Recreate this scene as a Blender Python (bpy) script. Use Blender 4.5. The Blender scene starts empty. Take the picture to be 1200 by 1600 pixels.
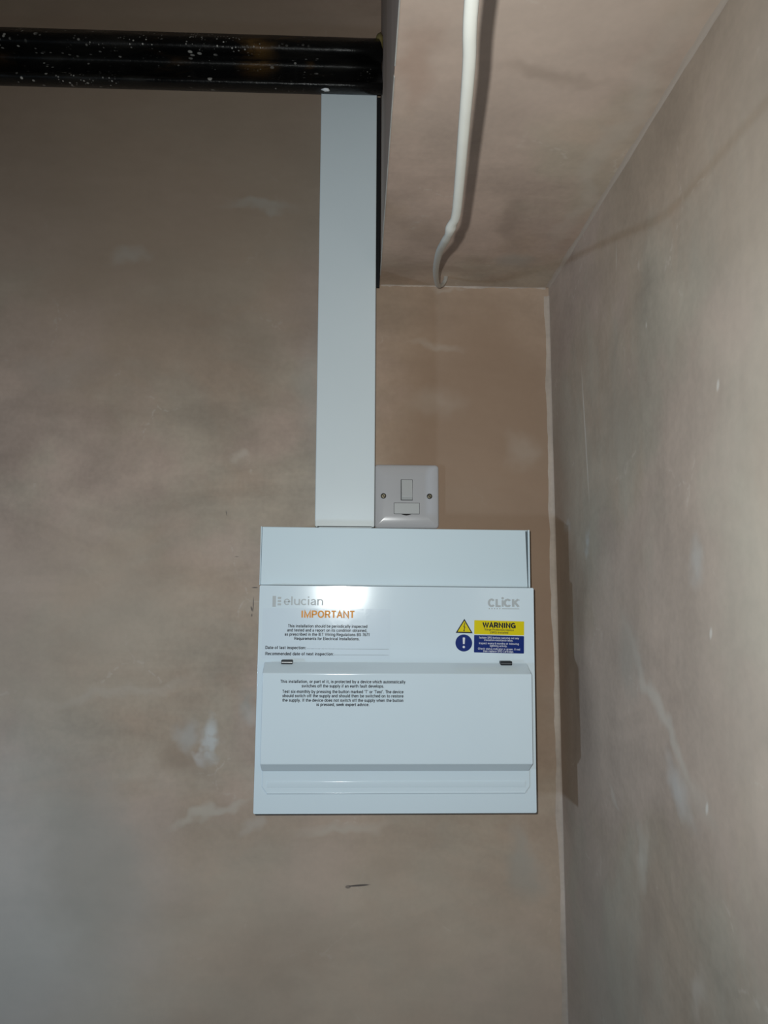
import bpy, bmesh, math, random
from mathutils import Vector, Matrix

random.seed(7)
scene = bpy.context.scene
COL = scene.collection

# ------------------------------------------------------------------ camera
# World axes: x to the right along the back wall, y into the wall (wall face at y = 0), z up.
# z = 0 is the height of the phone; the floor is 1.45 m below it.
YAW, PITCH, ROLL = math.radians(2.0), math.radians(6.65), math.radians(0.24)
FWD = Vector((math.sin(YAW) * math.cos(PITCH), math.cos(YAW) * math.cos(PITCH), math.sin(PITCH)))
RGT0 = Vector((math.cos(YAW), -math.sin(YAW), 0))
UP0 = RGT0.cross(FWD)
RGT = RGT0 * math.cos(ROLL) + UP0 * math.sin(ROLL)
UP = UP0 * math.cos(ROLL) - RGT0 * math.sin(ROLL)
CAM = Vector((0, -0.97, 0))
cam_d = bpy.data.cameras.new('camera')
cam_d.sensor_fit = 'VERTICAL'
cam_d.sensor_height = 36.0
cam_d.sensor_width = 27.0
cam_d.lens = 36.0 * 1155 / 1600
cam_d.clip_start = 0.01
cam = bpy.data.objects.new('camera', cam_d)
COL.objects.link(cam)
M = Matrix((RGT, UP, -FWD)).transposed().to_4x4()
M.translation = CAM
cam.matrix_world = M
scene.camera = cam

# ------------------------------------------------------------------ light and exposure
world = bpy.data.worlds.new('world')
scene.world = world
world.use_nodes = True
world.node_tree.nodes['Background'].inputs[0].default_value = (0.5, 0.55, 0.6, 1)
world.node_tree.nodes['Background'].inputs[1].default_value = 0.02
scene.view_settings.view_transform = 'Standard'
scene.view_settings.look = 'None'
scene.view_settings.exposure = 0.0
scene.view_settings.gamma = 1.0
scene.view_settings.use_curve_mapping = False
scene.cycles.max_bounces = 5
scene.cycles.diffuse_bounces = 2
scene.cycles.glossy_bounces = 3

# the phone's flash, a small lamp just beside and above the lens
fl = bpy.data.lights.new('phone_flash', 'SPOT')
fl.energy = 15.2
fl.color = (0.96, 1.0, 0.985)
fl.spot_size = math.radians(125)
fl.spot_blend = 0.9
fl.shadow_soft_size = 0.003
flo = bpy.data.objects.new('phone_flash', fl)
COL.objects.link(flo)
MF = M.copy()
MF.translation = CAM + RGT * -0.017 + UP * 0.016
flo.matrix_world = MF

# cool lamp of the room, standing off to the left and aimed at this corner
wl = bpy.data.lights.new('room_lamp', 'SPOT')
wl.energy = 27.0
wl.color = (0.55, 0.76, 1.0)
wl.spot_size = math.radians(84)
wl.spot_blend = 1.0
wl.shadow_soft_size = 0.04
wlo = bpy.data.objects.new('room_lamp', wl)
COL.objects.link(wlo)
wlo.location = (-1.6, -1.0, -0.2)
wlo.rotation_euler = (Vector((0.05, 0.0, -0.3)) - wlo.location).to_track_quat('-Z', 'Y').to_euler()

# ------------------------------------------------------------------ helpers
def tag(o, label=None, cat=None, group=None, kind=None):
    if label: o['label'] = label
    if cat: o['category'] = cat
    if group: o['group'] = group
    if kind: o['kind'] = kind
    return o

def empty(name, loc=(0, 0, 0), rot=(0, 0, 0)):
    o = bpy.data.objects.new(name, None)
    COL.objects.link(o)
    o.location = loc
    o.rotation_euler = rot
    o.empty_display_size = 0.02
    return o

def link_mesh(name, me, mat, parent=None, smooth=False, off=None):
    me.materials.clear()
    me.materials.append(mat)
    if smooth:
        for p in me.polygons: p.use_smooth = True
    o = bpy.data.objects.new(name, me)
    COL.objects.link(o)
    if parent:
        o.parent = parent
    if off:
        o.location = off
    return o

def obj(name, bm, mat, parent=None, smooth=False, bevel=0, seg=3, off=None):
    bmesh.ops.recalc_face_normals(bm, faces=bm.faces[:])
    me = bpy.data.meshes.new(name)
    bm.to_mesh(me)
    bm.free()
    o = link_mesh(name, me, mat, parent, smooth, off)
    if bevel:
        b = o.modifiers.new('bevel', 'BEVEL')
        b.width = bevel
        b.segments = seg
        b.limit_method = 'ANGLE'
        b.angle_limit = math.radians(18)
        b.harden_normals = True
        for p in me.polygons: p.use_smooth = True
    return o

def box(bm, x0, x1, y0, y1, z0, z1):
    v = [bm.verts.new(c) for c in ((x0,y0,z0),(x1,y0,z0),(x1,y1,z0),(x0,y1,z0),(x0,y0,z1),(x1,y0,z1),(x1,y1,z1),(x0,y1,z1))]
    for f in ((0,1,2,3),(4,5,6,7),(0,1,5,4),(1,2,6,5),(2,3,7,6),(3,0,4,7)):
        bm.faces.new([v[i] for i in f])
    return v

def boxbm(*a):
    bm = bmesh.new(); box(bm, *a); return bm

def loft(loops, cap0=True, cap1=True):
    """closed loops of equal length bridged one after another"""
    bm = bmesh.new()
    R = [[bm.verts.new(p) for p in l] for l in loops]
    n = len(R[0])
    for a, b in zip(R, R[1:]):
        for i in range(n):
            bm.faces.new((a[i], a[(i+1) % n], b[(i+1) % n], b[i]))
    if cap0: bm.faces.new(R[0])
    if cap1: bm.faces.new(R[-1])
    return bm

def rrect(x0, x1, z0, z1, r, y, n=6):
    pts = []
    for cx, cz, a0 in ((x1-r, z1-r, 0), (x0+r, z1-r, 90), (x0+r, z0+r, 180), (x1-r, z0+r, 270)):
        for i in range(n+1):
            a = math.radians(a0 + 90*i/n)
            pts.append((cx + r*math.cos(a), y, cz + r*math.sin(a)))
    return pts

def circ(cx, cz, r, y, n=32):
    return [(cx + r*math.cos(2*math.pi*i/n), y, cz + r*math.sin(2*math.pi*i/n)) for i in range(n)]

def catmull(pts, sub):
    out = []
    P = [Vector(p) for p in pts]
    for i in range(len(P)-1):
        p0 = P[max(i-1, 0)]; p1 = P[i]; p2 = P[i+1]; p3 = P[min(i+2, len(P)-1)]
        for k in range(sub):
            t = k/sub
            out.append(0.5*((2*p1) + (p2-p0)*t + (2*p0-5*p1+4*p2-p3)*t*t + (3*p1-p0-3*p2+p3)*t**3))
    out.append(P[-1])
    return out

# ------------------------------------------------------------------ materials
class NT:
    def __init__(s, name):
        s.m = bpy.data.materials.new(name); s.m.use_nodes = True
        s.t = s.m.node_tree; s.n = s.t.nodes; s.l = s.t.links
        s.bsdf = s.n['Principled BSDF']
    def add(s, typ, **kw):
        nd = s.n.new(typ)
        for k, v in kw.items(): setattr(nd, k, v)
        return nd
    def link(s, a, b): s.l.new(a, b)
    def coord(s):
        return s.add('ShaderNodeTexCoord').outputs['Object']
    def mapping(s, vec, loc=(0,0,0), rot=(0,0,0), sc=(1,1,1), typ='POINT'):
        m = s.add('ShaderNodeMapping', vector_type=typ)
        m.inputs['Location'].default_value = loc
        m.inputs['Rotation'].default_value = rot
        m.inputs['Scale'].default_value = sc
        s.link(vec, m.inputs['Vector'])
        return m.outputs[0]
    def noise(s, vec, scale, detail=4, rough=0.5, dist=0.0, color=False):
        m = s.add('ShaderNodeTexNoise')
        m.inputs['Scale'].default_value = scale
        m.inputs['Detail'].default_value = detail
        m.inputs['Roughness'].default_value = rough
        m.inputs['Distortion'].default_value = dist
        s.link(vec, m.inputs['Vector'])
        return m.outputs['Color' if color else 'Fac']
    def rng(s, v, a, b, c=0.0, d=1.0, smooth=True):
        m = s.add('ShaderNodeMapRange', interpolation_type='SMOOTHSTEP' if smooth else 'LINEAR')
        for i, x in enumerate((a, b, c, d)): m.inputs[1+i].default_value = x
        s.link(v, m.inputs[0])
        return m.outputs[0]
    def math(s, op, a, b=None):
        m = s.add('ShaderNodeMath', operation=op)
        for i, x in enumerate((a, b)):
            if x is None: continue
            if isinstance(x, (int, float)): m.inputs[i].default_value = x
            else: s.link(x, m.inputs[i])
        return m.outputs[0]
    def vmath(s, op, a, b=None):
        m = s.add('ShaderNodeVectorMath', operation=op)
        for i, x in enumerate((a, b)):
            if x is None: continue
            if isinstance(x, tuple): m.inputs[i].default_value = x
            else: s.link(x, m.inputs[i])
        return m.outputs['Value' if op == 'LENGTH' else 'Vector']
    def mix(s, fac, a, b, blend='MIX'):
        m = s.add('ShaderNodeMix', data_type='RGBA', blend_type=blend)
        for i, x in ((0, fac), (6, a), (7, b)):
            if isinstance(x, (int, float)): m.inputs[i].default_value = x
            elif isinstance(x, tuple): m.inputs[i].default_value = (*x, 1)
            else: s.link(x, m.inputs[i])
        return m.outputs[2]
    def bump(s, h, strength, dist):
        b = s.add('ShaderNodeBump')
        b.inputs['Strength'].default_value = strength
        b.inputs['Distance'].default_value = dist
        s.link(h, b.inputs['Height'])
        s.link(b.outputs[0], s.bsdf.inputs['Normal'])
    def set(s, col=None, rough=None, metal=None, spec=None, coat=None, coat_r=None):
        B = s.bsdf.inputs
        for k, v in (('Base Color', col), ('Roughness', rough), ('Metallic', metal), ('Specular IOR Level', spec), ('Coat Weight', coat), ('Coat Roughness', coat_r)):
            if v is None: continue
            if isinstance(v, tuple): B[k].default_value = (*v, 1)
            elif isinstance(v, (int, float)): B[k].default_value = v
            else: s.link(v, B[k])
        return s.m

def plaster(name, axis, stretch, brown, grey, pink, marks=(), seed=0.0, sharp=(), rough=0.62, tone=1.0, mott=0.10):
    """skimmed gypsum plaster: blotchy drying colours, trowel streaks, scuffs.
    axis = the surface's normal (0 x, 1 y, 2 z); the pattern lies in the other two axes"""
    t = NT(name)
    sep = t.add('ShaderNodeSeparateXYZ')
    t.link(t.coord(), sep.inputs[0])
    com = t.add('ShaderNodeCombineXYZ')
    ua, va = {0: (1, 2), 1: (0, 2), 2: (0, 1)}[axis]
    t.link(sep.outputs[ua], com.inputs[0]); t.link(sep.outputs[va], com.inputs[1])
    P = com.outputs[0]
    S = t.mapping(P, loc=(seed, seed*1.7, 0), sc=(*stretch, 1))
    def noise2(vec, *a, **k):
        o = t.noise(vec, *a, **k); o.node.noise_dimensions = '2D'; return o
    n1 = noise2(S, 2.6, 5, 0.6, 0.25)
    n2 = noise2(t.mapping(P, loc=(5.3+seed, 2.1, 0)), 3.2, 4, 0.58)
    n3 = noise2(t.mapping(P, loc=(seed, 0, 0), rot=(0, 0, 0.22), sc=(stretch[0]*0.8, stretch[1]*1.5, 1)), 5.0, 4, 0.62, 0.5)
    n4 = noise2(P, 150, 1, 0.6)
    n5 = noise2(t.mapping(P, loc=(1.3, 7.7+seed, 0)), 9.0, 4, 0.6)
    c = t.mix(t.rng(n1, 0.41, 0.60), brown, grey)
    c = t.mix(t.rng(n2, 0.46, 0.62, 0, 0.85), c, pink)
    v = t.math('ADD', t.rng(n3, 0.25, 0.75, 0.86, 1.14, False), t.rng(n4, 0.3, 0.7, -0.03, 0.03, False))
    v = t.math('ADD', v, t.rng(n5, 0.3, 0.7, -mott, mott))
    v = t.math('MULTIPLY', v, tone)
    cmb = t.add('ShaderNodeCombineColor')
    for i in range(3): t.link(v, cmb.inputs[i])
    c = t.mix(1.0, c, cmb.outputs[0], 'MULTIPLY')
    wv = t.vmath('SUBTRACT', noise2(P, 12, 3, 0.62, color=True), (0.5, 0.5, 0.5))
    PW = t.vmath('ADD', P, t.vmath('MULTIPLY', wv, (0.06, 0.06, 0.0)))
    # hairline scuffs
    vo = t.add('ShaderNodeTexVoronoi', feature='DISTANCE_TO_EDGE', voronoi_dimensions='2D')
    vo.inputs['Scale'].default_value = 7.0
    t.link(PW, vo.inputs['Vector'])
    line = t.rng(vo.outputs['Distance'], 0.0, 0.02, 1.0, 0.0)
    line = t.math('MULTIPLY', line, t.rng(n5, 0.54, 0.64))
    line = t.math('MULTIPLY', line, t.rng(n4, 0.4, 0.6))
    c = t.mix(t.math('MULTIPLY', line, 0.4), c, (0.60, 0.53, 0.46))
    # individual smears, marks, tone patches and painted shade, each soft-edged with its own place
    tex = t.rng(noise2(P, 45, 2, 0.65), 0.3, 0.62)
    for lst, vec in ((marks, PW), (sharp, P)):
        for (a, b, ra, rb, ang, col, st, soft) in lst:
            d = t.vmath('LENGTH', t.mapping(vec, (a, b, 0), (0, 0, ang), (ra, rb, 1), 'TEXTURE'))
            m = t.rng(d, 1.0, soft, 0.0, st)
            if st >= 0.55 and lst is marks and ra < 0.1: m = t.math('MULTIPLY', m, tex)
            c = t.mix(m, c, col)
    t.bump(noise2(S, 14.0, 2, 0.6), 0.3, 0.003)
    r = t.rng(n2, 0.3, 0.7, rough-0.08, rough+0.1, False)
    return t.set(c, r, spec=0.35)

def simple(name, col, rough, metal=0.0, spec=0.5, coat=None, var=0.03, vscale=30):
    t = NT(name)
    P = t.coord()
    n = t.noise(P, vscale, 4, 0.6)
    lo = tuple(x*(1-var) for x in col); hi = tuple(min(1, x*(1+var)) for x in col)
    return t.set(t.mix(n, lo, hi), t.rng(n, 0.3, 0.7, rough*0.93, rough*1.07, False), metal, spec, coat, 0.08 if coat else None)

LIGHTP = (0.56, 0.50, 0.43)
PALE = (0.50, 0.50, 0.48)
DARKP = (0.27, 0.20, 0.155)
GREYP = (0.36, 0.335, 0.29)
BROWN, GREY, PINK = (0.355, 0.262, 0.195), (0.355, 0.290, 0.225), (0.385, 0.285, 0.230)
PENCIL = (0.05, 0.045, 0.05)

back_marks = [
    (-0.235, -0.205, 0.040, 0.030, 0.5, (0.30, 0.215, 0.155), 0.5, 0.1),
    (-0.135, -0.150, 0.025, 0.022, 0.0, (0.56, 0.53, 0.49), 0.45, 0.1),
    (-0.135, -0.285, 0.010, 0.018, 0.0, (0.56, 0.53, 0.49), 0.4, 0.1),
    (-0.020, -0.295, 0.070, 0.008, 0.15, (0.56, 0.49, 0.41), 0.4, 0.1),
    (0.215, -0.320, 0.030, 0.055, 0.2, (0.48, 0.42, 0.37), 0.5, 0.1),
    (0.03, -0.335, 0.080, 0.020, 0.1, (0.30, 0.22, 0.16), 0.35, 0.1),
    (-0.160, 0.185, 0.016, 0.010, 0.3, (0.60, 0.52, 0.44), 0.5, 0.1),
    (-0.115, 0.470, 0.050, 0.010, -0.2, (0.42, 0.36, 0.30), 0.4, 0.1),
    (-0.400, 0.300, 0.100, 0.030, 0.1, (0.42, 0.355, 0.30), 0.4, 0.1),
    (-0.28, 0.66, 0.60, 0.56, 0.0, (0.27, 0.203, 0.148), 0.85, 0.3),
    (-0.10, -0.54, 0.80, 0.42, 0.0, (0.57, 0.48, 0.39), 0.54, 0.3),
    (-0.46, -0.40, 0.30, 0.34, 0.2, (0.62, 0.62, 0.59), 0.54, 0.2),
    (-0.38, -0.02, 0.28, 0.18, 0.3, (0.47, 0.385, 0.305), 0.5, 0.2),
    # u, w, radius u, radius w, angle, colour, strength, softness start
    (0.170, 0.10, 0.19, 0.44, 0, (0.315, 0.208, 0.138), 0.85, 0.5),  # browner colour paints in the lamp shade right of the trunking
    (-0.218, -0.174, 0.020, 0.026, 0.1, PALE, 0.5, 0.2),
    (-0.184, -0.178, 0.022, 0.032, 0.25, (0.60, 0.60, 0.58), 0.9, 0.3),
    (-0.196, -0.196, 0.012, 0.020, 0.3, (0.62, 0.58, 0.54), 0.9, 0.2),
    (-0.185, -0.268, 0.060, 0.009, 0.40, (0.60, 0.55, 0.47), 0.52, 0.2),
    (-0.14, -0.135, 0.02, 0.03, 0.0, GREYP, 0.6, 0.1),
    (-0.20, -0.215, 0.05, 0.05, 0.4, DARKP, 0.35, 0.1),
    (-0.33, -0.32, 0.10, 0.16, 0.3, GREYP, 0.5, 0.2),
    (-0.08, -0.43, 0.12, 0.07, 0.2, DARKP, 0.25, 0.2),
    (-0.14, 0.54, 0.06, 0.012, -0.1, GREYP, 0.5, 0.1),
    (-0.31, 0.46, 0.03, 0.02, 0.5, GREYP, 0.4, 0.1),
    (-0.06, 0.27, 0.03, 0.14, 0.0, GREYP, 0.35, 0.1),
    (0.215, 0.20, 0.03, 0.035, 0.6, LIGHTP, 0.22, 0.1),
    (0.10, 0.345, 0.05, 0.010, -0.1, LIGHTP, 0.25, 0.1),
    (0.12, 0.418, 0.03, 0.006, 0.1, LIGHTP, 0.25, 0.2),
    (0.10, 0.265, 0.06, 0.03, -0.1, LIGHTP, 0.2, 0.1),
    (0.21, -0.33, 0.03, 0.06, 0.1, GREYP, 0.5, 0.2),
    (-0.30, -0.12, 0.16, 0.012, 0.15, LIGHTP, 0.25, 0.1),
    (-0.02, -0.29, 0.09, 0.012, 0.12, LIGHTP, 0.3, 0.1),
]
back_sharp = [
    (0.004, -0.3560, 0.0165, 0.0014, 0.06, PENCIL, 0.85, 0.6),
    (-0.009, -0.3575, 0.0045, 0.0026, 0.06, PENCIL, 0.6, 0.5),
    (-0.009, -0.3572, 0.0022, 0.0010, 0.06, (0.3, 0.25, 0.2), 0.8, 0.4),
    (-0.1335, 0.0130, 0.0050, 0.0008, 0.0, PENCIL, 0.9, 0.5),
    (-0.1350, -0.0085, 0.0009, 0.0120, 0.0, PENCIL, 0.75, 0.4),
    (-0.1368, -0.0145, 0.0018, 0.0050, 0.3, PENCIL, 0.75, 0.2),
    (-0.1365, -0.0225, 0.0012, 0.0030, 0.0, PENCIL, 0.7, 0.2),
    (-0.1730, 0.1100, 0.0010, 0.0050, 0.2, PENCIL, 0.6, 0.2),
    (-0.1580, 0.0530, 0.0035, 0.0010, 0.0, PENCIL, 0.5, 0.2),
    (0.2118, 0.0535, 0.0012, 0.0012, 0.0, PENCIL, 0.8, 0.4),
]
right_marks = [
    (-0.60, 0.05, 0.26, 0.60, 0.0, (0.56, 0.50, 0.425), 0.54, 0.2),
    (0.0, 0.0, 0.12, 0.48, 0.0, (0.29, 0.205, 0.15), 0.6, 0.2),  # dark brown deepens the unit's lamp shadow near the corner
    (-0.15, -0.45, 0.20, 0.25, 0.0, (0.36, 0.325, 0.27), 0.5, 0.2),
    (-0.135, 0.06, 0.018, 0.022, 0, PALE, 0.7, 0.1),
    (-0.06, 0.085, 0.025, 0.012, 0, PALE, 0.6, 0.1),
    (-0.33, -0.097, 0.15, 0.014, 0.71, (0.60, 0.55, 0.48), 0.5, 0.1),
    (-0.36, -0.155, 0.05, 0.022, 0.6, (0.58, 0.57, 0.55), 0.52, 0.1),
    (-0.20, -0.20, 0.035, 0.007, 0.5, LIGHTP, 0.45, 0.1),
    (-0.27, -0.235, 0.014, 0.036, 0.5, (0.62, 0.57, 0.49), 0.54, 0.1),
    (-0.38, -0.30, 0.015, 0.035, 0.6, LIGHTP, 0.5, 0.1),
    (-0.40, 0.03, 0.02, 0.03, 0, PALE, 0.45, 0.1),
    (-0.25, -0.05, 0.05, 0.05, 0, GREYP, 0.4, 0.1),
    (-0.28, -0.30, 0.05, 0.12, 0.3, (0.31, 0.235, 0.19), 0.4, 0.1),
    (-0.28, 0.02, 0.03, 0.08, 0.2, (0.31, 0.24, 0.19), 0.3, 0.1),
    (-0.25, 0.18, 0.06, 0.12, 0.0, (0.31, 0.26, 0.21), 0.35, 0.1),
]
right_sharp = [
    (-0.1425, 0.19, 0.0024, 0.104, -0.085, (0.66, 0.61, 0.54), 0.8, 0.4),
    (-0.455, 0.155, 0.003, 0.006, 0.3, (0.7, 0.66, 0.6), 0.7, 0.3),
    (-0.33, 0.248, 0.002, 0.004, 0.0, (0.7, 0.66, 0.6), 0.5, 0.3),
    (-0.262, 0.345, 0.0015, 0.020, 0.1, (0.62, 0.57, 0.50), 0.5, 0.2),
    (-0.425, -0.025, 0.003, 0.006, 0.3, (0.7, 0.66, 0.6), 0.7, 0.3),
    (-0.405, -0.155, 0.003, 0.007, 0.3, (0.7, 0.66, 0.6), 0.7, 0.3),
]
soffit_marks = [
    (0.15, -0.62, 0.26, 0.42, 0.0, (0.62, 0.515, 0.435), 0.54, 0.2),
    (0.075, -0.14, 0.07, 0.05, 0.3, DARKP, 0.45, 0.1),
    (0.17, -0.18, 0.025, 0.09, -0.3, DARKP, 0.4, 0.1),
    (0.05, -0.42, 0.02, 0.08, 0.1, (0.43, 0.29, 0.22), 0.5, 0.1),
    (0.15, -0.42, 0.08, 0.012, 0.15, DARKP, 0.35, 0.1),
    (0.20, -0.08, 0.04, 0.03, 0.4, GREYP, 0.5, 0.1),
    (0.12, -0.05, 0.10, 0.02, 0.0, (0.34, 0.25, 0.19), 0.5, 0.1),
    (0.235, -0.30, 0.018, 0.30, 0.0, LIGHTP, 0.3, 0.1),
]
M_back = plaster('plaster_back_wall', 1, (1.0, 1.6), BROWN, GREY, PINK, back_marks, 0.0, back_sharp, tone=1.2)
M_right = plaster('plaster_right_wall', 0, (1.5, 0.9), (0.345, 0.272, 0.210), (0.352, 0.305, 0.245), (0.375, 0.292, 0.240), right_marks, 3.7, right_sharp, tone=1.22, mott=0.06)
M_soffit = plaster('plaster_soffit', 2, (1.0, 1.3), (0.365, 0.268, 0.205), GREY, (0.40, 0.30, 0.245), soffit_marks, 8.2, (), rough=0.6, tone=1.22, mott=0.08)
M_fillet = plaster('plaster_joint_filler', 1, (1.0, 1.0), (0.455, 0.375, 0.31), (0.50, 0.43, 0.365), (0.475, 0.395, 0.335), (), 2.2)
M_plain = simple('plain_plaster', (0.37, 0.29, 0.225), 0.7, spec=0.3, var=0.15, vscale=3)
M_floor = simple('bare_concrete_floor', (0.28, 0.26, 0.24), 0.85, var=0.2, vscale=8)
M_bead = simple('galvanised_bead', (0.44, 0.42, 0.385), 0.5, 0.0, var=0.3, vscale=60)

M_white = simple('white_powder_coat', (0.70, 0.815, 0.885), 0.12, spec=0.5, var=0.012, vscale=14)
M_white_matt = simple('white_satin_metal', (0.63, 0.75, 0.81), 0.46, spec=0.28, var=0.012, vscale=14)
M_pvc = simple('white_pvc', (0.70, 0.77, 0.79), 0.38, spec=0.4, var=0.02, vscale=10)
M_plate = simple('white_moulded_plastic', (0.525, 0.53, 0.555), 0.2, spec=0.5, var=0.01)
M_switch = simple('white_switch_plastic', (0.54, 0.56, 0.57), 0.25, spec=0.5, var=0.01)
M_gap = simple('dark_gap', (0.02, 0.02, 0.022), 0.6, spec=0.2)
M_slot = simple('black_plastic', (0.02, 0.024, 0.028), 0.4, spec=0.12)
M_steel_glint = simple('hinge_steel_glint', (0.75, 0.76, 0.76), 0.25, 0.3)
M_brass = simple('brass_screw', (0.15, 0.13, 0.09), 0.32, 0.9, var=0.2, vscale=300)
M_ink = simple('black_print', (0.012, 0.016, 0.03), 0.4, spec=0.12)
M_orange = simple('orange_print', (0.75, 0.30, 0.03), 0.35, spec=0.12)
M_grey_ink = simple('grey_print', (0.47, 0.51, 0.525), 0.35, spec=0.12)
M_lbl_white = simple('label_white', (0.8, 0.82, 0.83), 0.35, spec=0.12)
M_yellow = simple('label_yellow', (0.74, 0.61, 0.005), 0.4, spec=0.12)
M_blue = simple('label_blue', (0.006, 0.024, 0.17), 0.4, spec=0.12)
M_white_ink = simple('white_print', (0.75, 0.77, 0.82), 0.4, spec=0.12)
M_cable = simple('grey_white_cable_sheath', (0.57, 0.565, 0.52), 0.4, var=0.06, vscale=60)

def film():
    t = NT('clear_label_film')
    P = t.coord()
    n = t.noise(P, 60, 2, 0.5, 0.4)
    t.bump(n, 0.12, 0.0008)
    return t.set(t.mix(n, (0.655, 0.76, 0.845), (0.67, 0.775, 0.85)), 0.16, spec=0.16)
M_film = film()

def black_paint():
    t = NT('black_bitumen_paint')
    P = t.coord()
    n1 = t.noise(t.mapping(P, sc=(0.35, 1, 1)), 26, 6, 0.65, 0.5)
    n2 = t.noise(t.mapping(P, sc=(0.5, 1, 1), loc=(3, 1, 2)), 13, 5, 0.6, 0.4)
    c = t.mix(t.rng(n1, 0.45, 0.75), (0.004, 0.004, 0.004), (0.012, 0.011, 0.009))
    rust = t.rng(n2, 0.56, 0.72)
    c = t.mix(t.math('MULTIPLY', rust, 0.75), c, (0.045, 0.024, 0.010))
    n6 = t.rng(t.noise(t.mapping(P, loc=(9, 2, 4)), 9, 5, 0.6, 0.5), 0.63, 0.74)
    c = t.mix(t.math('MULTIPLY', n6, 0.7), c, (0.10, 0.052, 0.014))
    rb = t.rng(t.vmath('LENGTH', t.mapping(P, (-0.135, -0.10, 0.69), (0, 0, 0), (0.035, 1.0, 0.05), 'TEXTURE')), 1.0, 0.1)
    c = t.mix(t.math('MULTIPLY', rb, t.rng(n1, 0.4, 0.6)), c, (0.085, 0.045, 0.014))
    spk = None
    for sc, thr, seed in ((70, 0.24, 0.0), (140, 0.30, 4.0), (260, 0.34, 9.0)):
        vo = t.add('ShaderNodeTexVoronoi')
        vo.inputs['Scale'].default_value = sc
        t.link(t.vmath('ADD', P, (seed, seed, seed)), vo.inputs['Vector'])
        m = t.rng(vo.outputs['Distance'], thr, thr*0.6)
        clump = t.rng(t.noise(t.vmath('ADD', P, (seed*2+1, 0, 0)), 14, 3, 0.6), 0.53, 0.64)
        sepn = t.add('ShaderNodeSeparateColor')
        t.link(vo.outputs['Color'], sepn.inputs[0])
        pick = t.rng(sepn.outputs[0], 0.5, 0.56)
        m = t.math('MULTIPLY', m, t.math('MULTIPLY', clump, pick))
        spk = m if spk is None else t.math('MAXIMUM', spk, m)
    c = t.mix(t.math('MULTIPLY', spk, 0.8), c, (0.5, 0.48, 0.44))
    h = t.math('ADD', n1, t.math('MULTIPLY', t.noise(P, 140, 4, 0.6), 0.35))
    t.bump(h, 0.45, 0.004)
    return t.set(c, t.rng(n1, 0.3, 0.7, 0.2, 0.55, False), spec=0.24)
M_black = black_paint()

# ------------------------------------------------------------------ the setting
RW = 0.2614            # face of the right wall
SX = 0.0265            # left face of the boxed-in soffit
SZ = 0.4265            # underside of the soffit
FZ, CZ = -1.45, 0.95   # floor and ceiling
LX, NY = -2.7, -2.7    # left wall, near wall
def struct(name, bm, mat, label, **kw):
    o = obj(name, bm, mat, **kw)
    return tag(o, label, None, None, 'structure')

def rwx(z): return RW - 0.0035*z
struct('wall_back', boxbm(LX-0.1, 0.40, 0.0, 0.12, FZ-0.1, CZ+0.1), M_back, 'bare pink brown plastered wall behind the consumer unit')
bm = bmesh.new()
v = [bm.verts.new(c) for c in ((rwx(FZ-.1), NY-.1, FZ-.1), (0.40, NY-.1, FZ-.1), (0.40, 0, FZ-.1), (rwx(FZ-.1), 0, FZ-.1),
                               (rwx(CZ+.1), NY-.1, CZ+.1), (0.40, NY-.1, CZ+.1), (0.40, 0, CZ+.1), (rwx(CZ+.1), 0, CZ+.1))]
for f in ((0,1,2,3),(4,5,6,7),(0,1,5,4),(1,2,6,5),(2,3,7,6),(3,0,4,7)): bm.faces.new([v[i] for i in f])
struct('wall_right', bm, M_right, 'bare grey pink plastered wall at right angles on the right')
struct('ceiling_soffit', boxbm(SX, RW, -1.7, 0.0, SZ, CZ), M_soffit, 'low boxed-in plaster soffit in the upper right corner')
struct('ceiling', boxbm(LX-0.1, 0.40, NY-0.1, 0.12, CZ, CZ+0.1), M_plain, 'plastered ceiling above the beam')
struct('floor', boxbm(LX-0.1, 0.40, NY-0.1, 0.12, FZ-0.1, FZ), M_floor, 'bare concrete floor')
struct('wall_left', boxbm(LX-0.1, LX, NY-0.1, 0.12, FZ-0.1, CZ+0.1), M_plain, 'bare plastered wall far to the left')
struct('wall_front', boxbm(LX-0.1, 0.40, NY-0.1, NY, FZ-0.1, CZ+0.1), M_plain, 'bare plastered wall behind the photographer')

def fillet(p0, p1, d1, d2, w1, w2, n, mat, name, label, jit=0.25, t0=0.0):
    """uneven bead of filler along a re-entrant edge from p0 to p1; d1, d2 point away from the edge along the two faces"""
    p0, p1, d1, d2 = map(Vector, (p0, p1, d1, d2))
    loops = []
    a = b = 0.0
    for i in range(n+1):
        t = i/n
        a = 0.72*a + random.uniform(-1, 1)*jit; b = 0.72*b + random.uniform(-1, 1)*jit
        A = w1*(1+a); B = w2*(1+b)
        c = p0.lerp(p1, t)
        loops.append([c + d1*A - d2*0.0002, c + d1*A*0.55 + d2*B*0.10, c + d1*A*0.26 + d2*B*0.26, c + d1*A*0.10 + d2*B*0.55, c + d2*B - d1*0.0002])
    bm = bmesh.new()
    V = [[bm.verts.new(p) for p in l] for l in loops]
    for a_, b_ in zip(V, V[1:]):
        for q in range(4): bm.faces.new((a_[q], a_[q+1], b_[q+1], b_[q]))
    o = obj(name, bm, mat, smooth=True)
    return tag(o, label, None, None, 'structure')

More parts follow.
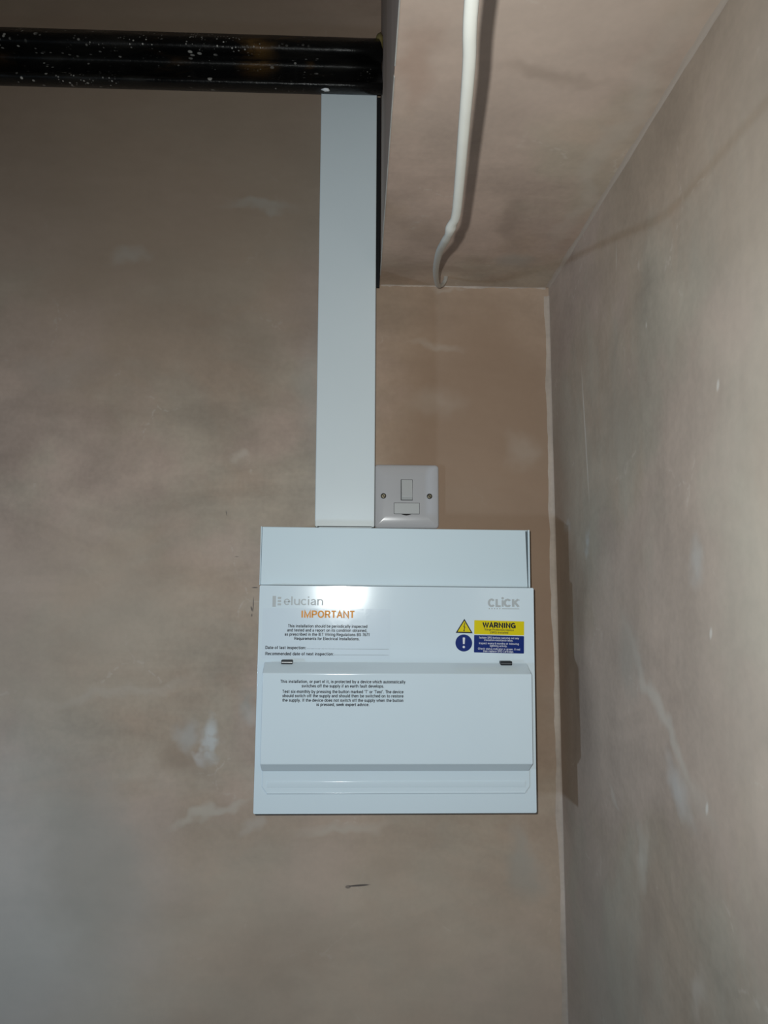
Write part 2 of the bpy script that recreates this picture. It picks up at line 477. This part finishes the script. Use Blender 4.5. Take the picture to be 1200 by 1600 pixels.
fillet((rwx(SZ), 0, SZ-0.012), (rwx(FZ), 0, FZ), (-1, 0, 0), (0, -1, 0), 0.0085, 0.0035, 160, M_fillet, 'trim_1', 'pale line of plaster down the corner of the two walls', 0.14)
fillet((SX+0.002, 0, SZ), (rwx(SZ)-0.004, 0, SZ), (0, 0, -1), (0, -1, 0), 0.0028, 0.0022, 60, M_fillet, 'trim_2', 'thin pale joint between soffit and back wall', 0.35)
fillet((rwx(SZ), -0.005, SZ), (rwx(SZ), -1.7, SZ), (-1, 0, 0), (0, 0, -1), 0.0045, 0.0030, 140, M_fillet, 'trim_3', 'pale joint between soffit and right wall')
# corner bead along the soffit's lower left edge, with a short break in it
for i, (ya, yb) in enumerate(((-0.03, -0.408), (-0.420, -1.7))):
    bm = bmesh.new(); box(bm, SX-0.0005, SX+0.0008, yb, ya, SZ-0.0005, SZ+0.0018)
    tag(obj('trim_%d' % (4+i), bm, M_bead, bevel=0.0004, seg=2), ('galvanised corner bead on the soffit edge, far length', 'galvanised corner bead on the soffit edge, near length')[i], None, None, 'structure')

tag(obj('trim_7', boxbm(0.0206, SX-0.0001, -0.004, -0.0001, SZ-0.005, 0.70), M_gap), 'black strip painting the shade between trunking and soffit', None, None, 'structure')  # black strip added on the wall as the shade in this gap

# ------------------------------------------------------------------ black beam
prof = [(-0.060, 0.6750), (-0.070, 0.6600), (-0.083, 0.6462), (-0.092, 0.6419), (-0.0995, 0.6412), (-0.1038, 0.6432), (-0.1044, 0.6472), (-0.1000, 0.6525), (-0.089, 0.6650),
        (-0.080, 0.6780), (-0.078, 0.6860), (-0.083, 0.6890), (-0.096, 0.6850), (-0.107, 0.6840), (-0.1115, 0.6880), (-0.1110, 0.6960), (-0.107, 0.7030), (-0.098, 0.7135), (-0.086, 0.7220), (-0.064, 0.7250)]
pc = catmull([(0, y, z) for y, z in prof], 5)
loops = []
xs = [LX + (SX - LX)*i/60 for i in range(61)]
for i, x in enumerate(xs):
    tilt = 0.0
    loops.append([Vector((x - (max(0, (p.z-0.680))*0.16 if i == 60 else 0), p.y, p.z + tilt)) for p in pc])
beam = empty('steel_beam', (-0.6, 0, 0))
bo = obj('beam_body', loft(loops), M_black, beam, smooth=True)
bo.location = (0.6, 0, 0)
bo.data.polygons[-1].use_smooth = bo.data.polygons[-2].use_smooth = False
tag(beam, 'black painted steel beam with white paint specks above the trunking', 'beam', None, 'thing')
# daub of white paint on its lower edge
bm = bmesh.new()
bmesh.ops.create_icosphere(bm, subdivisions=2, radius=1)
for vv in bm.verts:
    q = 1 + 0.35*math.sin(vv.co.x*5 + vv.co.z*7)
    vv.co = Vector((vv.co.x*0.0050*q - 0.0455, vv.co.y*0.003 - 0.0975, vv.co.z*0.0016*q + 0.6410))
po = obj('paint_daub', bm, M_lbl_white, beam, smooth=True); po.location = (0.6, 0, 0)
# mortar plug where the beam meets the soffit
bm = bmesh.new(); bmesh.ops.create_icosphere(bm, subdivisions=2, radius=1)
for vv in bm.verts:
    vv.co = Vector((vv.co.x*0.006 + 0.0225, vv.co.y*0.012 - 0.088, vv.co.z*0.010*(1+.2*math.sin(9*vv.co.x)) + 0.716))
tag(obj('trim_6', bm, simple('ochre_mortar', (0.16, 0.125, 0.04), 0.9, var=0.4, vscale=120), smooth=True), 'small lump of ochre mortar at the beam end', None, None, 'structure')

# ------------------------------------------------------------------ trunking
TR = empty('cable_trunking', (-0.0169, 0, 0.087))
tag(TR, 'white vertical cable trunking running up from the box to the beam', 'trunking')
toff = (0.0169, 0, -0.087)
T0, T1, TB, TT = -0.0541, 0.0203, 0.0885, 0.71
bm = bmesh.new()      # U-shaped base
box(bm, T0+0.001, T1-0.001, -0.002, -0.0002, TB, TT)
box(bm, T0+0.001, T0+0.003, -0.046, -0.002, TB, TT)
box(bm, T1-0.003, T1-0.001, -0.046, -0.002, TB, TT)
obj('trunking_base', bm, M_pvc, TR, off=toff)
bm = bmesh.new()
sec = [(T0, -0.036), (T0, -0.0492), (T0+0.0008, -0.05), (T1-0.0008, -0.05), (T1, -0.0492), (T1, -0.036), (T1-0.0009, -0.036), (T1-0.0009, -0.0480), (T0+0.0009, -0.0480), (T0+0.0009, -0.036)]
obj('trunking_lid', loft([[Vector((x, y, TB+0.0006)) for x, y in sec], [Vector((x, y, TT)) for x, y in sec]]), M_pvc, TR, off=toff)

# ------------------------------------------------------------------ panel frame shared by the box and the consumer unit
PC = Vector((0.0445, 0, -0.113))
PR = 0.005
def panel_thing(name, zb):
    e = empty(name, PC + Vector((math.sin(PR)*zb, -0.0019, math.cos(PR)*zb)), (0, PR, 0.011))
    return e, (0, 0, -zb)

# upper cable box
CB, cbo = panel_thing('cable_entry_box', 0.1285)
tag(CB, 'shallow white metal cable entry box on top of the consumer unit', 'box')
B0, B1, BZ0, BZ1, BY = -0.1617, 0.1598, 0.1270, 0.1962, -0.090
bm = bmesh.new()
box(bm, B0, B1, -0.0015, -0.0002, BZ0, BZ1)
box(bm, B0, B0+0.0013, BY, -0.0015, BZ0, BZ1)
box(bm, B1-0.0022, B1, BY, -0.0015, BZ0, BZ1)
box(bm, B0+0.0013, B1-0.0022, BY+0.004, -0.0015, BZ1-0.0015, BZ1)
box(bm, B0+0.0013, B1-0.0022, BY+0.004, -0.0015, BZ0, BZ0+0.0015)
obj('box_housing', bm, M_white_matt, CB, bevel=0.0004, seg=2, off=cbo)
sec = [(B0+0.0015, BZ0+0.0003), (B1-0.0031, BZ0+0.0003), (B1-0.0050, BZ1-0.0004), (B0+0.0016, BZ1-0.0004)]
obj('box_lid', loft([[(x, BY+0.003, z) for x, z in sec], [(x, BY, z) for x, z in sec]]), M_white_matt, CB, bevel=0.0007, off=cbo)

# consumer unit
CU, cuo = panel_thing('consumer_unit', -0.1285)
tag(CU, 'white metal consumer unit with a flap door and warning labels', 'fuse box')
U0, U1, UZ0, UZ1, UY = -0.1600, 0.1612, -0.1288, 0.1266, -0.100
obj('back_box', boxbm(U0+0.0015, U1-0.0015, UY+0.012, -0.0002, UZ0+0.0015, UZ1-0.0005), M_white_matt, CU, bevel=0.001, seg=2, off=cuo)
cover = obj('front_cover', loft([rrect(U0, U1, UZ0, UZ1, 0.0016, UY+0.0118, 3), rrect(U0, U1, UZ0, UZ1, 0.0016, UY, 3)]), M_white, CU, bevel=0.0022, seg=5, off=cuo)
# pressed panel that carries the flap door
def pan(ix, iz, y, c):
    x0, x1, z0, z1 = -0.1512+ix, 0.1538-ix, -0.1075+iz, 0.0365-ix
    return [(x0, y, z1), (x1, y, z1), (x1, y, z0+c), (x1-c*0.75, y, z0), (x0+c*0.75, y, z0), (x0, y, z0+c)]
pp = obj('pressed_panel', loft([pan(0, 0, UY+0.0005, 0.008), pan(0, 0, UY-0.0003, 0.008), pan(0.0007, 0.0007, UY-0.0009, 0.008)]), M_white, cover, bevel=0.0004, seg=3)
for za, zb_, hh in ((-0.0922, -0.1000, 0.0007), (-0.1046, -0.1066, 0.0007)):
    y0 = UY - 0.0009
    sec = [(y0+0.0004, za), (y0, za), (y0-hh, za-0.0012), (y0-hh, (za+zb_)/2-0.0004), (y0-0.0001, zb_), (y0+0.0004, zb_)]
    obj('pressed_rib', loft([[(-0.1455, y, z) for y, z in sec], [(0.1480, y, z) for y, z in sec]]), M_white, cover, bevel=0.0004, seg=4)
# flap door
DY = -0.120
def dsec(xe_top, xe, xe_bot, s):
    """door end outline at one side"""
    return [(xe_top, UY-0.0036, 0.0396), (xe, DY, 0.0284), (xe, DY, -0.0704), (xe_bot, -0.1085, -0.0803), (xe_bot, UY-0.0036, -0.0803)]
dl = dsec(-0.1518, -0.1518, -0.1510, -1)
dr = dsec(0.1512, 0.1531, 0.1508, 1)
door = obj('flap_door', loft([[Vector(p) for p in dl], [Vector(p) for p in dr]]), M_white, CU, bevel=0.0011, seg=4, off=cuo)
# hinge clips at the top of the door
for xa, xb, glint in ((-0.1323, -0.1192, True), (0.1196, 0.1330, False)):
    xm = (xa+xb)/2
    hs = obj('hinge_slot', loft([rrect(xa, xb, 0.0372, 0.0420, 0.0009, UY-0.0002, 3), rrect(xa, xb, 0.0372, 0.0420, 0.0009, UY-0.0076, 3)]), M_slot, CU, off=cuo)
    bm = bmesh.new(); box(bm, xa+0.0004, xb-0.0004, UY-0.0082, UY-0.0070, 0.0389, 0.0399)
    obj('hinge_pin', bm, M_steel_glint if glint else simple('hinge_steel_shaded', (0.12, 0.125, 0.13), 0.5), hs, bevel=0.0003, seg=2)  # glint put into the left pin's colour, right pin coloured as shaded

# ------------------------------------------------------------------ lettering
def arc(cx, cy, rx, ry, a0, a1, n=12):
    k = max(2, int(abs(a1-a0)/360*n*2)+1)
    return [(cx + rx*math.cos(math.radians(a0+(a1-a0)*i/k)), cy + ry*math.sin(math.radians(a0+(a1-a0)*i/k))) for i in range(k+1)]

def glyphs():
    """plain grotesque lettering: centre lines of the strokes, capital height 1"""
    G = {}
    X = 0.67
    bowl = lambda cx: arc(cx, 0.365, 0.225, 0.305, 0, 360)
    st = lambda x, a, b: [(x, a), (x, b)]
    G['a'] = (0.56, [[(0.47, 0.0)] + [(0.45, 0.1)] + [(0.44, 0.46)] + arc(0.27, 0.48, 0.17, 0.185, 10, 165), [(0.44, 0.40), (0.24, 0.37), (0.11, 0.30), (0.08, 0.2), (0.11, 0.11), (0.21, 0.06), (0.33, 0.09), (0.44, 0.2)]])
    G['b'] = (0.60, [st(0.075, 0, 1), bowl(0.30)])
    G['c'] = (0.55, [arc(0.30, 0.365, 0.225, 0.305, 42, 318)])
    G['d'] = (0.60, [st(0.515, 0, 1), bowl(0.29)])
    G['e'] = (0.58, [[(0.08, 0.365), (0.525, 0.365)] + arc(0.30, 0.365, 0.225, 0.305, 0, 318)])
    G['f'] = (0.32, [[(0.155, 0), (0.155, 0.80), (0.19, 0.90), (0.31, 0.935)], [(0.02, X), (0.30, X)]])
    G['g'] = (0.60, [bowl(0.29), [(0.515, 0.70), (0.515, -0.05)] + arc(0.30, -0.03, 0.215, 0.19, 0, -150)])
    G['h'] = (0.58, [st(0.075, 0, 1), [(0.075, 0.40)] + arc(0.285, 0.45, 0.205, 0.22, 180, 0) + [(0.49, 0)]])
    G['i'] = (0.24, [st(0.12, 0, 0.71), st(0.12, 0.86, 1.0)])
    G['k'] = (0.54, [st(0.075, 0, 1), [(0.47, 0.70), (0.09, 0.29)], [(0.21, 0.42), (0.49, 0)]])
    G['l'] = (0.24, [st(0.12, 0, 1)])
    G['m'] = (0.88, [st(0.075, 0, 0.71), [(0.075, 0.43)] + arc(0.255, 0.47, 0.175, 0.20, 180, 0) + [(0.43, 0)], [(0.43, 0.43)] + arc(0.61, 0.47, 0.175, 0.20, 180, 0) + [(0.785, 0)]])
    G['n'] = (0.58, [st(0.075, 0, 0.71), [(0.075, 0.40)] + arc(0.285, 0.45, 0.205, 0.22, 180, 0) + [(0.49, 0)]])
    G['o'] = (0.60, [bowl(0.30)])
    G['p'] = (0.60, [st(0.075, -0.27, 0.71), bowl(0.30)])
    G['q'] = (0.60, [st(0.515, -0.27, 0.71), bowl(0.29)])
    G['r'] = (0.37, [st(0.075, 0, 0.71), [(0.075, 0.40), (0.12, 0.57), (0.21, 0.65), (0.34, 0.655)]])
    G['s'] = (0.52, [[(0.44, 0.53), (0.37, 0.635), (0.26, 0.665), (0.14, 0.63), (0.09, 0.53), (0.14, 0.43), (0.27, 0.375), (0.40, 0.31), (0.45, 0.20), (0.39, 0.10), (0.26, 0.06), (0.13, 0.09), (0.06, 0.20)]])
    G['t'] = (0.33, [[(0.155, 0.89), (0.155, 0.15), (0.20, 0.07), (0.31, 0.06)], [(0.02, X), (0.30, X)]])
    G['u'] = (0.58, [st(0.505, 0, 0.71), [(0.505, 0.31)] + arc(0.295, 0.28, 0.205, 0.22, 0, -180) + [(0.09, 0.71)]])
    G['v'] = (0.52, [[(0.04, 0.71), (0.26, 0.05), (0.48, 0.71)]])
    G['w'] = (0.76, [[(0.04, 0.71), (0.21, 0.05), (0.38, 0.66), (0.55, 0.05), (0.72, 0.71)]])
    G['x'] = (0.52, [[(0.05, 0.71), (0.47, 0)], [(0.47, 0.71), (0.05, 0)]])
    G['y'] = (0.52, [[(0.04, 0.71), (0.27, 0.06)], [(0.48, 0.71), (0.24, -0.10), (0.17, -0.21), (0.06, -0.22)]])
    G['A'] = (0.70, [[(0.05, 0), (0.35, 0.96), (0.65, 0)], [(0.15, 0.32), (0.55, 0.32)]])
    G['B'] = (0.68, [st(0.095, 0, 1), [(0.095, 0.94)] + arc(0.38, 0.735, 0.18, 0.205, 90, -90) + [(0.095, 0.53)], [(0.095, 0.53)] + arc(0.39, 0.295, 0.205, 0.235, 90, -90) + [(0.095, 0.06)]])
    G['C'] = (0.74, [arc(0.385, 0.5, 0.30, 0.44, 38, 322)])
    G['D'] = (0.74, [[(0.095, 0.06), (0.095, 0.94)] + arc(0.36, 0.5, 0.30, 0.44, 90, -90) + [(0.095, 0.06)]])
    G['E'] = (0.65, [[(0.60, 0.94), (0.095, 0.94), (0.095, 0.06), (0.61, 0.06)], [(0.095, 0.52), (0.56, 0.52)]])
    G['G'] = (0.78, [arc(0.39, 0.5, 0.30, 0.44, 40, 350), [(0.69, 0.0), (0.69, 0.46), (0.40, 0.46)]])
    G['I'] = (0.28, [st(0.14, 0, 1)])
    G['K'] = (0.70, [st(0.095, 0, 1), [(0.62, 1.0), (0.11, 0.42)], [(0.27, 0.58), (0.65, 0)]])
    G['L'] = (0.60, [[(0.095, 1), (0.095, 0.06), (0.56, 0.06)]])
    G['M'] = (0.86, [[(0.095, 0), (0.095, 0.95), (0.43, 0.10), (0.765, 0.95), (0.765, 0)]])
    G['N'] = (0.74, [[(0.095, 0), (0.095, 0.95), (0.645, 0.05), (0.645, 1)]])
    G['O'] = (0.80, [arc(0.40, 0.5, 0.315, 0.44, 0, 360)])
    G['P'] = (0.67, [[(0.095, 0), (0.095, 0.94)] + arc(0.38, 0.69, 0.215, 0.25, 90, -90) + [(0.095, 0.44)]])
    G['R'] = (0.71, [[(0.095, 0), (0.095, 0.94)] + arc(0.39, 0.70, 0.215, 0.24, 90, -90) + [(0.095, 0.46)], [(0.42, 0.46), (0.62, 0)]])
    G['S'] = (0.68, [[(0.58, 0.72), (0.52, 0.87), (0.34, 0.94), (0.17, 0.88), (0.11, 0.73), (0.18, 0.60), (0.35, 0.53), (0.52, 0.45), (0.60, 0.29), (0.54, 0.13), (0.35, 0.06), (0.15, 0.12), (0.07, 0.30)]])
    G['T'] = (0.62, [st(0.31, 0, 0.94), [(0.03, 0.94), (0.59, 0.94)]])
    G['W'] = (1.0, [[(0.04, 1), (0.28, 0.06), (0.50, 0.93), (0.72, 0.06), (0.96, 1)]])
    G['1'] = (0.56, [[(0.12, 0.74), (0.33, 0.92), (0.33, 0)]])
    G['6'] = (0.56, [arc(0.28, 0.31, 0.21, 0.25, 0, 360), [(0.07, 0.33), (0.09, 0.66), (0.18, 0.88), (0.32, 0.94), (0.46, 0.84)]])
    G['7'] = (0.56, [[(0.05, 0.94), (0.50, 0.94), (0.28, 0.45), (0.20, 0)]])
    G['.'] = (0.27, [st(0.135, 0, 0.14)])
    G[','] = (0.27, [[(0.14, 0.13), (0.14, 0.0), (0.09, -0.15)]])
    G[':'] = (0.27, [st(0.135, 0, 0.14), st(0.135, 0.57, 0.71)])
    G["'"] = (0.20, [st(0.10, 0.70, 1.0)])
    G['-'] = (0.36, [[(0.04, 0.34), (0.32, 0.34)]])
    G['('] = (0.33, [arc(0.44, 0.38, 0.34, 0.66, 125, 235)])
    G[')'] = (0.33, [arc(-0.11, 0.38, 0.34, 0.66, 55, -55)])
    G[' '] = (0.28, [])
    return G
GLYPHS = glyphs()

def stroke(bm, pts, w, f):
    """flat ribbon of width w along pts"""
    P = [Vector((x, y, 0)) for x, y in pts]
    closed = (P[0]-P[-1]).length < 1e-4
    if closed: P = P[:-1]
    n = len(P); L = []; Rr = []
    for i, p in enumerate(P):
        a = P[i-1] if (i > 0 or closed) else None
        b = P[(i+1) % n] if (i < n-1 or closed) else None
        d1 = (p-a).normalized() if a is not None else (b-p).normalized()
        d2 = (b-p).normalized() if b is not None else d1
        t_ = (d1+d2)
        t_ = t_.normalized() if t_.length > 1e-5 else d1
        nrm = Vector((-t_.y, t_.x, 0))
        c = max(0.42, nrm.dot(Vector((-d1.y, d1.x, 0))))
        L.append(bm.verts.new(f(p + nrm*(w/2/c)))); Rr.append(bm.verts.new(f(p - nrm*(w/2/c))))
    for i in range(n if closed else n-1):
        k = (i+1) % n
        bm.faces.new((L[i], L[k], Rr[k], Rr[i]))

def text(name, body, x0, x1, z, cap, mat, parent, y, bold=0.0, rot=0.0, pivot=None, off=None):
    """printed line: left and right ends, baseline and capital height in the panel frame; bold = stroke width as a share of the capital height"""
    w = bold or 0.13
    trk = 0.05 + 0.6*max(0.0, w-0.13)
    adv = sum(GLYPHS[c][0]+trk for c in body) - 0.12 - trk
    k = (x1-x0)/adv
    bm = bmesh.new()
    cx = -0.06
    for c in body:
        gw, strokes = GLYPHS[c]
        for si, sp in enumerate(strokes):
            def f(p, cx=cx, si=si):
                X, Z = x0 + (p.x+cx)*k, z + p.y*cap
                if rot:
                    dx, dz = X-pivot[0], Z-pivot[1]
                    X, Z = pivot[0] + dx*math.cos(rot) - dz*math.sin(rot), pivot[1] + dx*math.sin(rot) + dz*math.cos(rot)
                return (X, y - si*6e-6, Z)
            stroke(bm, sp, w, f)
        cx += gw + trk
    me = bpy.data.meshes.new(name)
    bm.to_mesh(me); bm.free()
    return link_mesh(name, me, mat, parent, off=off)

def shape(name, outline, y, mat, parent, thick=0.00012, off=None):
    return obj(name, loft([[(x, y+thick, z) for x, z in outline], [(x, y, z) for x, z in outline]]), mat, parent, off=off)

YC = UY - 0.0001
# maker's marks printed on the cover
lg = empty('maker_logo'); lg.parent = CU; lg.location = cuo
shape('logo_bar', [(-0.1447, 0.1019), (-0.1408, 0.1019), (-0.1408, 0.1144), (-0.1447, 0.1144)], YC-0.0001, M_grey_ink, lg)
for zz in (0.1035, 0.1072, 0.1109):
    shape('logo_block', [(-0.1388, zz), (-0.1348, zz), (-0.1348, zz+0.0024), (-0.1388, zz+0.0024)], YC-0.0001, M_grey_ink, lg)
text('logo_text', 'elucian', -0.1311, -0.0866, 0.1040, 0.0100, M_grey_ink, lg, YC-0.0002, 0.125)
lc = empty('brand_mark'); lc.parent = CU; lc.location = cuo
text('logo_text', 'CL', 0.1076, 0.1216, 0.1043, 0.0088, M_grey_ink, lc, YC-0.0002, 0.25)
shape('logo_letter', [(0.1229, 0.1043), (0.1253, 0.1043), (0.1253, 0.1118), (0.1229, 0.1118)], YC-0.0001, M_grey_ink, lc)
shape('logo_dot', [(x, z) for x, _, z in circ(0.1241, 0.1141, 0.0015, 0, 14)], YC-0.0001, M_grey_ink, lc)
text('logo_text', 'CK', 0.1263, 0.1428, 0.1043, 0.0088, M_grey_ink, lc, YC-0.0002, 0.25)
shape('logo_dot', [(x, z) for x, _, z in circ(0.1437, 0.1121, 0.0006, 0, 10)], YC-0.0001, M_grey_ink, lc)
for i in range(5):
    shape('logo_dot', [(x, z) for x, _, z in circ(0.1083+0.0031*i, 0.1019, 0.0008, 0, 10)], YC-0.0001, M_grey_ink, lc)
shape('logo_rule', [(0.1232, 0.1014), (0.1438, 0.1014), (0.1438, 0.1024), (0.1232, 0.1024)], YC-0.0001, M_grey_ink, lc)

# inspection label
il = empty('inspection_label'); il.parent = CU; il.location = cuo
tag(il, 'clear inspection label headed in orange lettering')
shape('label_film', [(x, z) for x, _, z in rrect(-0.1556, -0.0080, 0.0425, 0.1004, 0.001, 0, 3)], YC-0.0001, M_film, il)
YL = YC - 0.0003
text('label_heading', 'IMPORTANT', -0.1108, -0.0499, 0.0898, 0.0080, M_orange, il, YL, 0.20)
for body, a, b, z in (('This installation should be periodically inspected', -0.1260, -0.0348, 0.0785),
                      ('and tested and a report on its condition obtained,', -0.1267, -0.0348, 0.0738),
                      ('as prescribed in the IET Wiring Regulations BS 7671', -0.1295, -0.0317, 0.0690),
                      ('Requirements for Electrical Installations.', -0.1183, -0.0436, 0.0642)):
    text('label_text', body, a, b, z, 0.0034, M_ink, il, YL, 0.18)
text('label_text', 'Date of last inspection:', -0.1512, -0.1050, 0.0537, 0.0035, M_ink, il, YL, 0.18)
text('label_text', '.'*60, -0.1038, -0.0100, 0.0540, 0.0035, M_ink, il, YL, 0.12)
text('label_text', 'Recommended date of next inspection:', -0.1511, -0.0729, 0.0468, 0.0035, M_ink, il, YL, 0.18)
text('label_text', '.'*40, -0.0720, -0.0100, 0.0472, 0.0035, M_ink, il, YL, 0.12)

# door label
dt = empty('door_label'); dt.parent = CU; dt.location = cuo
for body, a, b, z in (('This installation, or part of it, is protected by a device which automatically', -0.1313, 0.0083, 0.0178),
                      ('switches off the supply if an earth fault develops.', -0.1075, -0.0155, 0.0130),
                      ("Test six-monthly by pressing the button marked 'T' or 'Test'. The device", -0.1289, 0.0062, 0.0068),
                      ('should switch off the supply and should then be switched on to restore', -0.1287, 0.0062, 0.0022),
                      ('the supply. If the device does not switch off the supply when the button', -0.1286, 0.0062, -0.0027),
                      ('is pressed, seek expert advice.', -0.0907, -0.0319, -0.0073)):
    text('label_text', body, a, b, z, 0.0034, M_ink, dt, DY-0.00015, 0.18)

# surge protection warning label
wn = empty('warning_label'); wn.parent = CU; wn.location = cuo
tag(wn, 'yellow and blue surge protection warning label')
A = -0.017; PV = (0.112, 0.070)
def rot(pts):
    return [(PV[0] + (x-PV[0])*math.cos(A) - (z-PV[1])*math.sin(A), PV[1] + (x-PV[0])*math.sin(A) + (z-PV[1])*math.cos(A)) for x, z in pts]
rr = lambda x0, x1, z0, z1, r: [(x, z) for x, _, z in rrect(x0, x1, z0, z1, r, 0, 3)]
def tri(s):
    cx, cz = 0.0785, 0.0790
    return [(cx, cz + 0.0103*s), (cx - 0.0100*s, cz - 0.0062*s), (cx + 0.0100*s, cz - 0.0062*s)]
shape('warning_triangle', rot(tri(1.0)), YC-0.0001, M_ink, wn)
shape('triangle_field', rot(tri(0.78)), YC-0.0002, M_yellow, wn)
shape('lightning_bolt', rot([(0.0788, 0.0850), (0.0775, 0.0795), (0.0786, 0.0797), (0.0779, 0.0762), (0.0773, 0.0764), (0.0782, 0.0742), (0.0792, 0.0761), (0.0786, 0.0762), (0.0797, 0.0804), (0.0785, 0.0801), (0.0794, 0.0846)]), YC-0.0003, M_ink, wn)
shape('mandatory_disc', rot([(x, z) for x, _, z in circ(0.0782, 0.0614, 0.0098, 0, 40)]), YC-0.0001, M_blue, wn)
shape('exclamation_mark', rot([(0.0772, 0.0602), (0.0792, 0.0602), (0.0796, 0.0672), (0.0791, 0.0677), (0.0773, 0.0677), (0.0768, 0.0672)]), YC-0.0002, M_white_ink, wn)
shape('exclamation_dot', rot([(x, z) for x, _, z in circ(0.0782, 0.0568, 0.0014, 0, 16)]), YC-0.0002, M_white_ink, wn)
shape('yellow_field', rot(rr(0.0902, 0.1490, 0.0718, 0.0880, 0.0006)), YC-0.0001, M_yellow, wn)
shape('blue_field', rot(rr(0.0902, 0.1490, 0.0508, 0.0709, 0.0008)), YC-0.0001, M_blue, wn)
def wt(body, a, b, z, cap, mat, bold): text('label_text', body, a, b, z, cap, mat, wn, YC-0.0002, bold, A, PV)
wt('WARNING', 0.1007, 0.1384, 0.0799, 0.0058, M_ink, 0.25)
wt('Surge Protection Device', 0.1025, 0.1366, 0.0765, 0.0022, M_ink, 0.15)
wt('(SPD) Installed', 0.1092, 0.1301, 0.0733, 0.0022, M_ink, 0.15)
for body, a, b, z in (('Isolate SPD before carrying out any', 0.0962, 0.1428, 0.0671), ('insulation-resistance tests.', 0.1022, 0.1360, 0.0643),
                      ('Inspect every 6 months or following', 0.0960, 0.1428, 0.0606), ('lightning activity.', 0.1088, 0.1292, 0.0578),
                      ('Check status indicator is green. If red', 0.0950, 0.1441, 0.0543), ('then replace SPD Cartridge.', 0.1010, 0.1368, 0.0516)):
    wt(body, a, b, z, 0.0023, M_white_ink, 0.125)

# ------------------------------------------------------------------ fused spur
SP = empty('fused_spur_switch', (0.0634, 0, 0.0912))
tag(SP, 'square white fused spur switch on the wall beside the trunking', 'switch')
so = (-0.0634, 0, -0.0912)
px0, px1, pz0, pz1 = 0.0209, 0.1058, 0.0912, 0.1756
loops = []
for ins, y in ((0.0, -0.0002), (0.0, -0.0050), (0.0007, -0.0061), (0.0025, -0.0069), (0.006, -0.0078), (0.0095, -0.0085), (0.0125, -0.0089), (0.016, -0.0090)):
    loops.append(rrect(px0+ins, px1-ins, pz0+ins, pz1-ins, max(0.0045-ins, 0.0012), y, 5))
obj('face_plate', loft(loops), M_plate, SP, smooth=True, off=so)
PY = -0.0090
g = obj('switch_surround', boxbm(0.0556, 0.0711, PY-0.0001, PY+0.0006, 0.1277, 0.1553), M_gap, SP, off=so)
sec = [(PY+0.0008, 0.1549), (PY-0.0010, 0.1549), (PY-0.0036, 0.1324), (PY-0.0008, 0.1284), (PY+0.0008, 0.1284)]
obj('rocker', loft([[(0.0564, y, z) for y, z in sec], [(0.0707, y, z) for y, z in sec]]), M_switch, SP, bevel=0.0005, off=so)
fs = obj('fuse_surround', boxbm(0.0466, 0.0803, PY-0.0001, PY+0.0006, 0.1096, 0.1245), M_gap, SP, off=so)
obj('fuse_carrier', boxbm(0.0470, 0.0799, PY-0.0007, PY+0.0006, 0.1100, 0.1241), M_switch, SP, bevel=0.0003, off=so)
nt = [(0.0555 + 0.0145*i/12, 0.1099 - 0.0022*math.sin(math.pi*i/12)) for i in range(13)]
shape('fuse_notch', nt, PY-0.0004, M_gap, SP, thick=0.0008, off=so)
for sx in (0.0328, 0.0934):
    yy = -0.0088
    sc = obj('screw', loft([circ(sx, 0.1334, 0.0030, yy+0.001, 24), circ(sx, 0.1334, 0.0030, yy-0.0004, 24), circ(sx, 0.1334, 0.0024, yy-0.0008, 24)]), M_brass, SP, bevel=0.0002, seg=2, off=so)
    obj('screw_recess', loft([circ(sx, 0.1334, 0.0036, yy+0.0006, 24), circ(sx, 0.1334, 0.0036, yy-0.0003, 24)]), M_slot, SP, off=so)
    bm = bmesh.new()
    vs = box(bm, -0.0024, 0.0024, yy-0.00095, yy-0.0005, -0.0004, 0.0004)
    bmesh.ops.rotate(bm, verts=vs, cent=(0, 0, 0), matrix=Matrix.Rotation(0.9, 3, 'Y'))
    bmesh.ops.translate(bm, verts=vs, vec=(sx, 0, 0.1334))
    obj('screw_slot', bm, M_gap, sc)

# ------------------------------------------------------------------ hanging cable
path = [(0.1152, -0.0200, 0.4400), (0.1149, -0.0258, 0.4305), (0.1130, -0.0340, 0.4205), (0.1075, -0.0449, 0.4085), (0.0999, -0.0680, 0.3965), (0.0920, -0.1185, 0.3815), (0.0810, -0.2143, 0.3515),
        (0.0701, -0.3433, 0.3065), (0.0665, -0.4121, 0.2815), (0.0660, -0.4451, 0.2715), (0.0661, -0.4633, 0.2695), (0.0671, -0.4769, 0.2685), (0.0644, -0.5118, 0.2665), (0.0573, -0.5858, 0.2615),
        (0.0517, -0.6420, 0.2565), (0.0467, -0.6825, 0.2545), (0.0400, -0.78, 0.2560), (0.034, -0.95, 0.275), (0.040, -1.15, 0.33), (0.060, -1.32, 0.405), (0.065, -1.36, 0.4330)]
pts = catmull(path, 6)
loops = []
N = len(pts)
side = Vector((0, 0, 1))
for i, p in enumerate(pts):
    tng = (pts[min(i+1, N-1)] - pts[max(i-1, 0)]).normalized()
    s = Vector((0, 0, 1)).cross(tng)
    if s.length < 0.2: s = Vector((1, 0, 0))
    s.normalize(); u = tng.cross(s).normalized()
    w = 0.0033 if i > 42 else 0.0026 + 0.0007*i/42
    bulge = 1.0 + 0.22*math.exp(-((i-58)/2.0)**2) - 0.12*math.exp(-((i-53)/1.6)**2)
    loops.append([p + s*(w*bulge*math.cos(2*math.pi*k/14)) + u*(w*0.72*bulge*math.sin(2*math.pi*k/14)) for k in range(14)])
cb = obj('hanging_cable', loft(loops), M_cable, smooth=True)
tag(cb, 'pale grey electric cable hanging loose below the soffit', 'cable')
